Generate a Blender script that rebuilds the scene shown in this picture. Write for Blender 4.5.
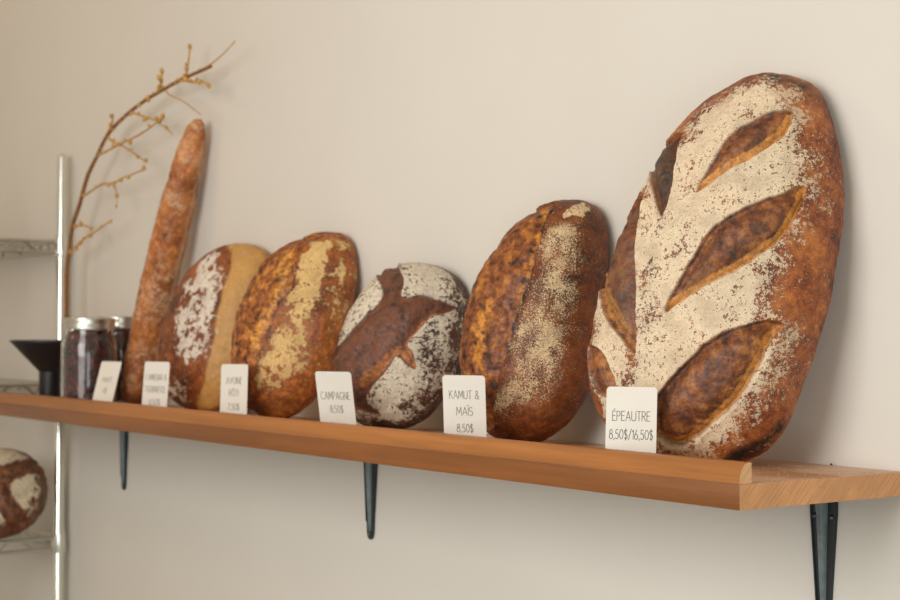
import bpy, bmesh, math, random
import numpy as np
from mathutils import Matrix, Vector

SC = bpy.context.scene
COL = SC.collection
for _o in list(bpy.data.objects): bpy.data.objects.remove(_o)

# ------------------------------------------------------------------ camera
YAW, PITCH, ROLL = 0.9415, 0.019, 0.0046
CAM_AT = (1.1871, -1.2487, 0.1919)
cam_d = bpy.data.cameras.new('camera'); cam = bpy.data.objects.new('camera', cam_d); COL.objects.link(cam)
fw = Vector((-math.sin(YAW)*math.cos(PITCH), math.cos(YAW)*math.cos(PITCH), math.sin(PITCH)))
rt = Vector((math.cos(YAW), math.sin(YAW), 0)); up = rt.cross(fw)
rt, up = rt*math.cos(ROLL)+up*math.sin(ROLL), up*math.cos(ROLL)-rt*math.sin(ROLL)
cam.matrix_world = Matrix(((rt.x, up.x, -fw.x, CAM_AT[0]), (rt.y, up.y, -fw.y, CAM_AT[1]), (rt.z, up.z, -fw.z, CAM_AT[2]), (0, 0, 0, 1)))
cam_d.sensor_width = 36; cam_d.lens = 1580.8/900*36
cam_d.clip_start = .05
cam_d.dof.use_dof = True; cam_d.dof.focus_distance = 1.92; cam_d.dof.aperture_fstop = 7.5
SC.camera = cam

# ------------------------------------------------------------------ world, lights, exposure
world = bpy.data.worlds.new('room_light'); SC.world = world; world.use_nodes = True
bg = world.node_tree.nodes['Background']; bg.inputs[0].default_value = (1.0, .85, .65, 1); bg.inputs[1].default_value = .48

def area(name, loc, aim, sx, sy, power, color):
    d = bpy.data.lights.new(name, 'AREA'); d.shape = 'RECTANGLE'; d.size = sx; d.size_y = sy; d.energy = power; d.color = color
    o = bpy.data.objects.new(name, d); COL.objects.link(o); o.location = loc
    o.rotation_euler = (Vector(aim)-Vector(loc)).to_track_quat('-Z', 'Y').to_euler()
    return o
area('window_daylight', (-.12, -2.4, .78), (-.35, .25, .15), 1.6, 1.3, 46, (1.0, .99, .965))
area('side_fill_light', (2.6, -2.2, -.3), (-.1, .25, -.1), 1.2, 1.2, 24, (.80, .95, 1.0))  # unseen fill, added to cool the right wall and the wall below the shelf
area('warm_ceiling_lamp', (-2.9, -1.9, 1.9), (-1.7, .25, .2), .6, .6, 6.5, (1.0, .50, .16))
SC.view_settings.view_transform = 'Standard'; SC.view_settings.look = 'None'
SC.view_settings.gamma = 1.0; SC.view_settings.use_curve_mapping = False
SC.view_settings.exposure = 0.0

# ------------------------------------------------------------------ helpers
def link(o, parent=None):
    COL.objects.link(o)
    if parent is not None: o.parent = parent
    return o
def tag(o, label, cat=None, group=None, kind=None):
    if label: o['label'] = label
    if cat: o['category'] = cat
    if group: o['group'] = group
    if kind: o['kind'] = kind
    return o
def thing(name, loc, label, cat, group=None, rot=(0, 0, 0)):
    o = link(bpy.data.objects.new(name, None)); o.location = loc; o.rotation_euler = rot; o.empty_display_size = .05
    return tag(o, label, cat, group)
def mesh_obj(name, bm, mats, parent=None, smooth=True, loc=None):
    me = bpy.data.meshes.new(name)
    bmesh.ops.recalc_face_normals(bm, faces=bm.faces[:])
    bm.to_mesh(me); bm.free()
    for m in (mats if isinstance(mats, (list, tuple)) else [mats]): me.materials.append(m)
    if smooth:
        me.polygons.foreach_set('use_smooth', [True]*len(me.polygons))
        me.set_sharp_from_angle(angle=math.radians(38))
    o = link(bpy.data.objects.new(name, me), parent)
    if loc: o.location = loc
    return o
def box(bm, a, b, mi=0):
    v = [bm.verts.new((x, y, z)) for x in (a[0], b[0]) for y in (a[1], b[1]) for z in (a[2], b[2])]
    fs = [(0,1,3,2),(4,6,7,5),(0,4,5,1),(2,3,7,6),(0,2,6,4),(1,5,7,3)]
    out = []
    for f in fs:
        fc = bm.faces.new([v[i] for i in f]); fc.material_index = mi; out.append(fc)
    return out
def bevel(bm, w, seg=2):
    bmesh.ops.remove_doubles(bm, verts=bm.verts[:], dist=1e-6)
    bmesh.ops.bevel(bm, geom=bm.edges[:], offset=w, segments=seg, affect='EDGES', profile=.6, clamp_overlap=True)
def lathe(bm, prof, n=48, c=(0, 0, 0), closed=False):
    """revolve (r, z) profile about the vertical through c"""
    rings = []
    for r, z in prof:
        if r < 1e-6: rings.append([bm.verts.new((c[0], c[1], c[2]+z))])
        else: rings.append([bm.verts.new((c[0]+r*math.cos(2*math.pi*k/n), c[1]+r*math.sin(2*math.pi*k/n), c[2]+z)) for k in range(n)])
    pairs = list(zip(rings, rings[1:]))
    if closed: pairs.append((rings[-1], rings[0]))
    for A, B in pairs:
        for k in range(n):
            k2 = (k+1) % n
            if len(A) == 1 and len(B) == 1: continue
            if len(A) == 1: bm.faces.new((A[0], B[k2], B[k]))
            elif len(B) == 1: bm.faces.new((A[k], A[k2], B[0]))
            else: bm.faces.new((A[k], A[k2], B[k2], B[k]))
def tube(bm, pts, rad, n=8):
    pts = [Vector(p) for p in pts]; rads = rad if isinstance(rad, (list, tuple)) else [rad]*len(pts)
    rings = []; ref = Vector((0.13, .31, .94))
    for i, p in enumerate(pts):
        t = (pts[min(i+1, len(pts)-1)]-pts[max(i-1, 0)]).normalized()
        a = t.cross(ref)
        if a.length < .05: a = t.cross(Vector((1, 0, 0)))
        a.normalize(); b = t.cross(a)
        rings.append([bm.verts.new(p+(a*math.cos(2*math.pi*k/n)+b*math.sin(2*math.pi*k/n))*rads[i]) for k in range(n)])
    for A, B in zip(rings, rings[1:]):
        for k in range(n): bm.faces.new((A[k], A[(k+1) % n], B[(k+1) % n], B[k]))
    bm.faces.new(rings[0]); bm.faces.new(rings[-1])
def spline(pts, sub=5):
    P = [Vector(p) for p in pts]; out = []
    for i in range(len(P)-1):
        p0, p1, p2, p3 = P[max(i-1, 0)], P[i], P[i+1], P[min(i+2, len(P)-1)]
        for k in range(sub):
            t = k/sub
            out.append(.5*(2*p1+(p2-p0)*t+(2*p0-5*p1+4*p2-p3)*t*t+(3*p1-p0-3*p2+p3)*t**3))
    out.append(P[-1]); return out

# ------------------------------------------------------------------ material helpers
class NT:
    def __init__(s, name):
        s.m = bpy.data.materials.new(name); s.m.use_nodes = True; s.t = s.m.node_tree
        s.b = s.t.nodes['Principled BSDF']; s.out = s.t.nodes['Material Output']
        s.co = s.t.nodes.new('ShaderNodeTexCoord').outputs['Object']
    def put(s, sock, v):
        if hasattr(v, 'is_output') or hasattr(v, 'links'): s.t.links.new(v, sock)
        else:
            if isinstance(v, (tuple, list)) and len(v) == 3 and sock.type == 'RGBA': v = (*v, 1)
            sock.default_value = v
    def noise(s, scale, detail=4, rough=.55, vec=None, dist=0.0):
        n = s.t.nodes.new('ShaderNodeTexNoise'); n.inputs['Scale'].default_value = scale; n.inputs['Detail'].default_value = detail
        n.inputs['Roughness'].default_value = rough; n.inputs['Distortion'].default_value = dist
        s.t.links.new(vec or s.co, n.inputs['Vector']); return n.outputs['Fac']
    def voro(s, scale, vec=None, feature='F1'):
        n = s.t.nodes.new('ShaderNodeTexVoronoi'); n.inputs['Scale'].default_value = scale; n.feature = feature
        s.t.links.new(vec or s.co, n.inputs['Vector']); return n.outputs['Distance']
    def attr(s, name):
        n = s.t.nodes.new('ShaderNodeAttribute'); n.attribute_name = name; return n.outputs['Fac']
    def math(s, op, a, b=0.0, clamp=False):
        n = s.t.nodes.new('ShaderNodeMath'); n.operation = op; n.use_clamp = clamp
        s.put(n.inputs[0], a); s.put(n.inputs[1], b); return n.outputs[0]
    def rng(s, v, a, b, c=0.0, d=1.0, smooth=True):
        n = s.t.nodes.new('ShaderNodeMapRange'); n.interpolation_type = 'SMOOTHSTEP' if smooth else 'LINEAR'
        s.put(n.inputs[0], v)
        for k, q in zip((1, 2, 3, 4), (a, b, c, d)): s.put(n.inputs[k], q)
        return n.outputs[0]
    def mix(s, f, a, b, mode='MIX'):
        n = s.t.nodes.new('ShaderNodeMix'); n.data_type = 'RGBA'; n.blend_type = mode
        s.put(n.inputs[0], f); s.put(n.inputs[6], a); s.put(n.inputs[7], b); return n.outputs[2]
    def ramp(s, f, stops):
        n = s.t.nodes.new('ShaderNodeValToRGB'); e = n.color_ramp.elements
        while len(e) < len(stops): e.new(.5)
        for el, (p, c) in zip(e, stops): el.position = p; el.color = (*c, 1)
        s.put(n.inputs[0], f); return n.outputs[0]
    def mapping(s, scale=(1, 1, 1), rot=(0, 0, 0)):
        n = s.t.nodes.new('ShaderNodeMapping'); n.inputs['Scale'].default_value = scale; n.inputs['Rotation'].default_value = rot
        s.t.links.new(s.co, n.inputs['Vector']); return n.outputs[0]
    def bump(s, h, strength, dist, prev=None):
        n = s.t.nodes.new('ShaderNodeBump'); n.inputs['Strength'].default_value = strength; n.inputs['Distance'].default_value = dist
        s.put(n.inputs['Height'], h)
        if prev is not None: s.t.links.new(prev, n.inputs['Normal'])
        return n.outputs[0]
    def done(s, col=None, rough=None, normal=None, metal=None, spec=None):
        if col is not None: s.put(s.b.inputs['Base Color'], col)
        if rough is not None: s.put(s.b.inputs['Roughness'], rough)
        if normal is not None: s.put(s.b.inputs['Normal'], normal)
        if metal is not None: s.put(s.b.inputs['Metallic'], metal)
        if spec is not None: s.put(s.b.inputs['Specular IOR Level'], spec)
        return s.m

def plain(name, col, rough=.5, metal=0.0, var=.06, scale=60, bump=0.0):
    n = NT(name); f = n.noise(scale, 4)
    c = n.mix(n.rng(f, .3, .7), tuple(x*(1-var) for x in col), tuple(min(1, x*(1+var)) for x in col))
    return n.done(c, rough, n.bump(f, bump, .001) if bump else None, metal)

def wall_paint():
    n = NT('wall_paint'); f = n.noise(2.2, 3); g = n.noise(160, 3)
    return n.done(n.mix(n.rng(f, .3, .7), (.70, .662, .600), (.725, .687, .625)), .75, n.bump(g, .06, .001))
def wood(name, tint, end=False):
    n = NT(name)
    if not end:
        g = n.noise(3.2, 5, .55, n.mapping((.8, 22, 22)), .4); w = n.noise(30, 3, .5, n.mapping((.35, 10, 10))); p = n.noise(5, 2, .5, n.mapping((.7, 5, 5)))
        c = n.ramp(g, [(.28, tuple(x*.74 for x in tint)), (.5, tint), (.72, tuple(min(1, x*1.22) for x in tint))])
    else:                                                             # fine slanting growth rings
        m2 = n.t.nodes.new('ShaderNodeMapping'); m2.inputs['Scale'].default_value = (6, 240, 9)
        n.t.links.new(n.mapping((1, 1, 1), (math.radians(46), 0, 0)), m2.inputs['Vector'])
        g = n.noise(2.2, 3, .5, m2.outputs[0], .1); w = n.noise(240, 3); p = n.noise(14, 2)
        c = n.ramp(g, [(.30, tuple(x*.72 for x in tint)), (.5, tint), (.70, tuple(min(1, x*1.16) for x in tint))])
    c = n.mix(n.math('MULTIPLY', n.rng(p, .35, .65), .45), c, tuple(x*.66 for x in tint))
    c = n.mix(n.math('MULTIPLY', n.rng(w, .58, .7), .30), c, tuple(x*.5 for x in tint))
    return n.done(c, n.rng(g, .3, .7, .34, .46), n.bump(g, .08, .0008), spec=.45)
def dusty_top(tint):
    """top of the board, dusted with flour"""
    n = NT('floured_wood'); g = n.noise(3.2, 6, .62, n.mapping((1.2, 26, 26)), .6)
    c = n.ramp(g, [(.28, tuple(x*.65 for x in tint)), (.5, tint), (.72, tuple(min(1, x*1.25) for x in tint))])
    d = n.rng(n.math('ADD', n.math('MULTIPLY', n.noise(9, 3), .6), n.math('MULTIPLY', n.noise(420, 3, .7), .4)), .36, .60)
    c = n.mix(n.math('MULTIPLY', d, .78), c, (.80, .55, .41))
    return n.done(c, .5, n.bump(g, .1, .0008))

def bread(name, dark, mid, light, gdark, gmid, gold, flour=(.74, .60, .40), pale=(.60, .33, .11), fs=1.0, fine=.5, char_shade=(.018, .010, .007), thr=0.0, gmix=.5, under=.5):
    """crust coloured by noise; the baker's cuts, flour, golden ears, scorched spots and painted shade come from the loaf's own attributes"""
    mid, light, gmid, gold = (tuple(min(1, x*k) for x in c) for c, k in ((mid, 1.30), (light, 1.35), (gmid, 1.35), (gold, 1.25)))
    n = NT(name)
    n1 = n.noise(16, 5, .6); n2 = n.noise(75, 5, .65); n3 = n.noise(430*fs, 3, .6); n4 = n.noise(150*fs, 4, .65); n5 = n.noise(36, 4, .6)
    a_g, a_o, a_f, a_c, a_p = (n.attr(x) for x in ('gash', 'gold', 'flour', 'char_shade', 'pale'))
    mixn = n.math('ADD', n.math('MULTIPLY', n1, .55), n.math('MULTIPLY', n2, .45))
    crust = n.ramp(n.rng(mixn, .365, .635, smooth=False), [(.0, dark), (.42, mid), (1, light)])
    blis = n.rng(n.voro(210), .0, .32)                                   # small fermentation blisters
    crust = n.mix(n.math('MULTIPLY', n.math('SUBTRACT', 1.0, blis), .35), crust, light)
    crust = n.mix(n.math('MULTIPLY', n.rng(a_f, .3, 1.0), under), crust, tuple(x*1.5 for x in dark))
    gm = n.math('ADD', n.math('MULTIPLY', n2, .55), n.math('MULTIPLY', n5, .45))
    gcol = n.ramp(n.rng(gm, .375, .625, smooth=False), [(.0, gdark), (.5, gmid), (1, tuple((1-gmix)*x+gmix*y for x, y in zip(gmid, gold)))])
    gsel = n.rng(n.math('ADD', a_o, n.math('MULTIPLY', n.math('SUBTRACT', n2, .5), 1.1)), .35, .75)
    gcol = n.mix(gsel, gcol, n.mix(n.rng(n2, .35, .62), tuple(x*.62 for x in gold), gold))
    base = n.mix(a_g, crust, gcol)
    pcol = n.mix(n.rng(n5, .3, .7), tuple(x*.82 for x in pale), pale)
    base = n.mix(a_p, base, pcol)
    base = n.mix(n.rng(n.math('ADD', a_c, n.math('MULTIPLY', n.math('SUBTRACT', n2, .5), 1.2)), .32, .8), base, char_shade)
    n6 = n.noise(800*fs, 2, .5)
    sp = n.math('ADD', n.math('MULTIPLY', n3, fine*.62), n.math('MULTIPLY', n4, 1-fine))
    sp = n.math('ADD', n.math('ADD', n.math('MULTIPLY', sp, .80), n.math('MULTIPLY', n6, fine*.38*.80)), n.math('MULTIPLY', n5, .20))
    sp = n.math('ADD', n.math('MULTIPLY', n.math('SUBTRACT', sp, .5), 2.6), .5)
    lim = n.math('ADD', n.math('MULTIPLY', a_f, .36), .215+thr)          # more flour -> more of the grains show
    fm = n.rng(n.math('SUBTRACT', lim, sp), -.07, .08)
    fm = n.math('MULTIPLY', fm, n.math('SUBTRACT', 1.0, n.math('MULTIPLY', a_g, .95)))
    fcol = n.mix(n.rng(n4, .35, .6), tuple(x*.84 for x in flour), flour)
    base = n.mix(n.math('MULTIPLY', fm, n.rng(n5, .36, .6, .70, .96)), base, fcol)
    grit = n.rng(n.math('ADD', n.math('MULTIPLY', n3, .55), n.math('MULTIPLY', n4, .45)), .36, .62)
    base = n.mix(n.math('MULTIPLY', n.math('SUBTRACT', .85, n.math('MULTIPLY', fm, .55)), n.math('SUBTRACT', 1.0, n.math('MULTIPLY', a_p, .8))), base, n.mix(grit, (.42, .38, .36), (1.0, 1.0, 1.0)), 'MULTIPLY')
    h = n.math('ADD', n.math('MULTIPLY', n2, .5), n.math('MULTIPLY', n4, .35))
    nb = n.bump(h, .55, .0035); nb = n.bump(n3, .35, .0008, nb)
    rough = n.rng(fm, 0, 1, .48, .9)
    return n.done(base, rough, nb, spec=.42)

def cube_sphere(n):
    """unit sphere directions of an n x n cube sphere (welded) and its quads; +z is the face side"""
    idx={}; V=[]; Q=[]
    a=np.tan(np.linspace(-math.pi/4,math.pi/4,n+1))
    key=np.full((n+1,n+1,n+1),-1,np.int64); pts=[]; quads=[]
    for ax in range(3):
        for sg in (0,n):
            I,J=np.meshgrid(np.arange(n+1),np.arange(n+1),indexing='ij')
            c=[None]*3; c[ax]=np.full_like(I,sg); c[(ax+1)%3]=I; c[(ax+2)%3]=J
            flat=key[c[0],c[1],c[2]]; new=flat<0
            k=np.where(new)
            ids=np.arange(len(k[0]))+sum(len(p) for p in pts)
            key[c[0][k],c[1][k],c[2][k]]=ids
            pts.append(np.stack([a[c[0][k]],a[c[1][k]],a[c[2][k]]],-1))
            g=key[c[0],c[1],c[2]]
            q=np.stack([g[:-1,:-1],g[1:,:-1],g[1:,1:],g[:-1,1:]],-1).reshape(-1,4)
            if sg==0: q=q[:,::-1]
            quads.append(q)
    d=np.concatenate(pts); d/=np.linalg.norm(d,axis=1)[:,None]
    return d,np.concatenate(quads)

def periodic(ctrl,th):
    """smooth closed curve of radii through equally spaced control values (Catmull-Rom)"""
    c=np.asarray(ctrl,float); K=len(c); x=(th/(2*math.pi)*K)%K
    i=np.floor(x).astype(int)%K; t=x-np.floor(x)
    p0,p1,p2,p3=c[(i-1)%K],c[i],c[(i+1)%K],c[(i+2)%K]
    return .5*(2*p1+(p2-p0)*t+(2*p0-5*p1+4*p2-p3)*t*t+(3*p1-p0-3*p2+p3)*t**3)

def loaf_shape(d,ctrl,Hf,Hb,pf=2.3,pb=3.5):
    """local (u,v,w) of a loaf: closed outline in (u,v), domed by Hf in front, flatter Hb behind"""
    rho=np.clip(np.hypot(d[:,0],d[:,1]),0,1); th=np.arctan2(d[:,1],d[:,0])
    R=periodic(ctrl,th)
    front=d[:,2]>=0
    w=np.where(front,Hf*np.sqrt(np.clip(1-rho**pf,0,1)),-Hb*np.sqrt(np.clip(1-rho**pb,0,1)))
    return np.stack([rho*R*np.cos(th),rho*R*np.sin(th),w],-1)

def loaf_axes(psi,alpha):
    s,c=math.sin(psi),math.cos(psi)
    nh=np.array([s,-c,0.]); z=np.array([0,0,1.])
    eu=np.array([c,s,0.]); ev=math.cos(alpha)*z-math.sin(alpha)*nh; ew=math.cos(alpha)*nh+math.sin(alpha)*z
    return eu,ev,ew

# ------------------------------------------------------------------ numpy noise and loaf meshes
_rs = np.random.RandomState(11); _perm = np.tile(_rs.permutation(256), 3)
_grad = _rs.normal(size=(256, 3)); _grad /= np.linalg.norm(_grad, axis=1)[:, None]
def perlin(p):
    i = np.floor(p).astype(np.int64); f = p-i; i &= 255; u = f*f*f*(f*(f*6-15)+10)
    res = 0
    for dx in (0, 1):
        for dy in (0, 1):
            for dz in (0, 1):
                h = _perm[_perm[_perm[(i[:, 0]+dx) & 255]+((i[:, 1]+dy) & 255)]+((i[:, 2]+dz) & 255)]
                g = _grad[h]; d = f-np.array([dx, dy, dz])
                w = (u[:, 0] if dx else 1-u[:, 0])*(u[:, 1] if dy else 1-u[:, 1])*(u[:, 2] if dz else 1-u[:, 2])
                res = res+w*(g*d).sum(1)
    return res*1.5
def fbm(p, octs=3):
    s = 0; a = 1.0
    for k in range(octs): s = s+a*perlin(p*(2**k)+k*17.3); a *= .5
    return s
def sstep(x, a, b):
    t = np.clip((x-a)/(b-a), 0, 1); return t*t*(3-2*t)
def poly_dist(P, poly, closed=True):
    """unsigned distance to a polyline and, when closed, signed positive inside"""
    poly = np.asarray(poly, float); A = poly; B = np.roll(poly, -1, 0)
    if not closed: A, B = A[:-1], B[:-1]
    dm = np.full(len(P), 1e9); ins = np.zeros(len(P), bool)
    for a, b in zip(A, B):
        ab = b-a; t = np.clip(((P-a)@ab)/(ab@ab+1e-12), 0, 1)
        dm = np.minimum(dm, np.linalg.norm(P-a-t[:, None]*ab, axis=1))
        if closed and a[1] != b[1]:
            c = ((a[1] > P[:, 1]) != (b[1] > P[:, 1])) & (P[:, 0] < (b[0]-a[0])*(P[:, 1]-a[1])/(b[1]-a[1])+a[0])
            ins ^= c
    return np.where(ins, dm, -dm) if closed else dm
def round_poly(poly, sub=6):
    P = np.asarray(poly, float); n = len(P); out = []
    for i in range(n):
        p0, p1, p2, p3 = P[(i-1) % n], P[i], P[(i+1) % n], P[(i+2) % n]
        for k in range(sub):
            t = k/sub; out.append(.5*(2*p1+(p2-p0)*t+(2*p0-5*p1+4*p2-p3)*t*t+(3*p1-p0-3*p2+p3)*t**3))
    return np.array(out)
def fast_mesh(name, V, Q, attrs, mat):
    me = bpy.data.meshes.new(name)
    me.vertices.add(len(V)); me.vertices.foreach_set('co', V.astype(np.float32).ravel())
    me.loops.add(Q.size); me.loops.foreach_set('vertex_index', Q.astype(np.int32).ravel())
    me.polygons.add(len(Q)); me.polygons.foreach_set('loop_start', np.arange(0, Q.size, 4, dtype=np.int32))
    me.polygons.foreach_set('use_smooth', np.ones(len(Q), bool))
    me.update(calc_edges=True); me.validate()
    for k, a in attrs.items():
        at = me.attributes.new(k, 'FLOAT', 'POINT'); at.data.foreach_set('value', np.asarray(a, np.float32))
    me.materials.append(mat)
    return me
def normals_of(V, Q):
    n = np.cross(V[Q[:, 2]]-V[Q[:, 0]], V[Q[:, 3]]-V[Q[:, 1]]); N = np.zeros_like(V)
    for k in range(4): np.add.at(N, Q[:, k], n)
    return N/(np.linalg.norm(N, axis=1)[:, None]+1e-12)

def make_loaf(name, D, mat, n=110, seed=0, cuts=(), flours=(), char_shades=(), pales=(), golds=(), lump=.003, edge_gold=.014, label='', cat='bread', group=None, rim_char=0.0, base_flour=0.0, bare=(), patch=.5, crack=.0):
    """cuts: (polygon, depth, swell, lip, jag, lower-edge part of the polygon that turned golden)"""
    d, Q = cube_sphere(n)
    V = loaf_shape(d, D['outline'], D['front'], D['back'])
    N = normals_of(V, Q); uv = V[:, :2].copy()
    so = seed*7.7
    big = fbm(V*14+so, 2); med = fbm(V*48+so+3, 3); sml = fbm(V*150+so+5, 2)
    front = sstep(V[:, 2], -.012, .012)
    disp = lump*big+.0011*med+.0004*sml
    gash = np.zeros(len(V)); gold = np.zeros(len(V)); flour = np.zeros(len(V)); char_shade = np.zeros(len(V)); pale = np.zeros(len(V))
    for poly, depth, swell, lip, jag, lower in cuts:
        pp = round_poly(poly)
        wob = np.stack([fbm(V*60+so+9, 3), fbm(V*60+so+31, 3)], -1)*jag
        s = poly_dist(uv+wob, pp); inside = sstep(s, -.0008, .0012)*front
        gash = np.maximum(gash, inside)
        prof = -depth*sstep(s, -.0005, .003)*(1-sstep(s, .004, .016))+swell*sstep(s, .003, .022)
        prof = prof-.45*depth*sstep(s, .004, .016)*(1-sstep(s, .014, .03))
        rough = .0014*fbm(V*75+so+50, 3)*sstep(s, 0, .006)
        lp = lip*np.exp(-(np.minimum(s, 0)/.006)**2)*(s < 0)
        disp = disp+front*(np.where(s > -.0005, prof, 0)+rough+lp)
        if lower is not None:
            dl = poly_dist(uv+wob, lower, closed=False)
            gold = np.maximum(gold, inside*(1-sstep(dl, edge_gold*.35, edge_gold)))
            disp = disp-crack*np.exp(-(dl/.0024)**2)*front
    for poly, amt, soft in golds:
        s = poly_dist(uv, round_poly(poly)); gold = np.maximum(gold, amt*sstep(s, -soft, soft)*front)
    for poly, amt, soft in flours:
        s = poly_dist(uv+np.stack([fbm(V*40+so+13, 3), fbm(V*40+so+71, 3)], -1)*.008, round_poly(poly))
        flour = np.maximum(flour, amt*sstep(s, -soft, soft)*front)
    heavy = np.where(flour > 1.3, flour, 0)
    for poly, amt, soft in bare:
        s = poly_dist(uv, round_poly(poly)); flour = flour*(1-amt*sstep(s, -soft, soft))
    flour = np.maximum(flour, heavy)
    for poly, amt, soft in char_shades:
        s = poly_dist(uv, round_poly(poly)); char_shade = np.maximum(char_shade, amt*sstep(s, -soft, soft)*front)
    for poly, amt, soft in pales:
        s = poly_dist(uv+np.stack([fbm(V*30+so+5, 2), fbm(V*30+so+9, 2)], -1)*.004, round_poly(poly)); pale = np.maximum(pale, amt*sstep(s, -soft, soft))
    blot = fbm(V*30+so+60, 3); streak = fbm(V*np.array([70, 22, 40])+so+80, 2)
    flour = np.clip(flour*(1+patch*(.75*blot+.35*streak)), 0, 1)+base_flour*(1+.8*blot)*(1-gash*.5)
    V = V+N*disp[:, None]
    me = fast_mesh(name, V, Q, dict(gash=gash, gold=gold, flour=flour, char_shade=char_shade, pale=pale), mat)
    o = link(bpy.data.objects.new(name, me))
    eu, ev, ew = loaf_axes(math.radians(D['psi']), math.radians(D['lean'])); c = D['center']
    M = np.stack([eu, ev, ew], 1); W = V@M.T+np.array(c)
    dz = D.get('rest', BT+.0003)-W[:, 2].min(); dy = min(0.0, DEPTH-.0006-W[:, 1].max())   # rest it on the board, clear of the wall
    o.matrix_world = Matrix([[*M[0], c[0]], [*M[1], c[1]+dy], [*M[2], c[2]+dz], [0, 0, 0, 1]])
    return tag(o, label, cat, group)

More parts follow.
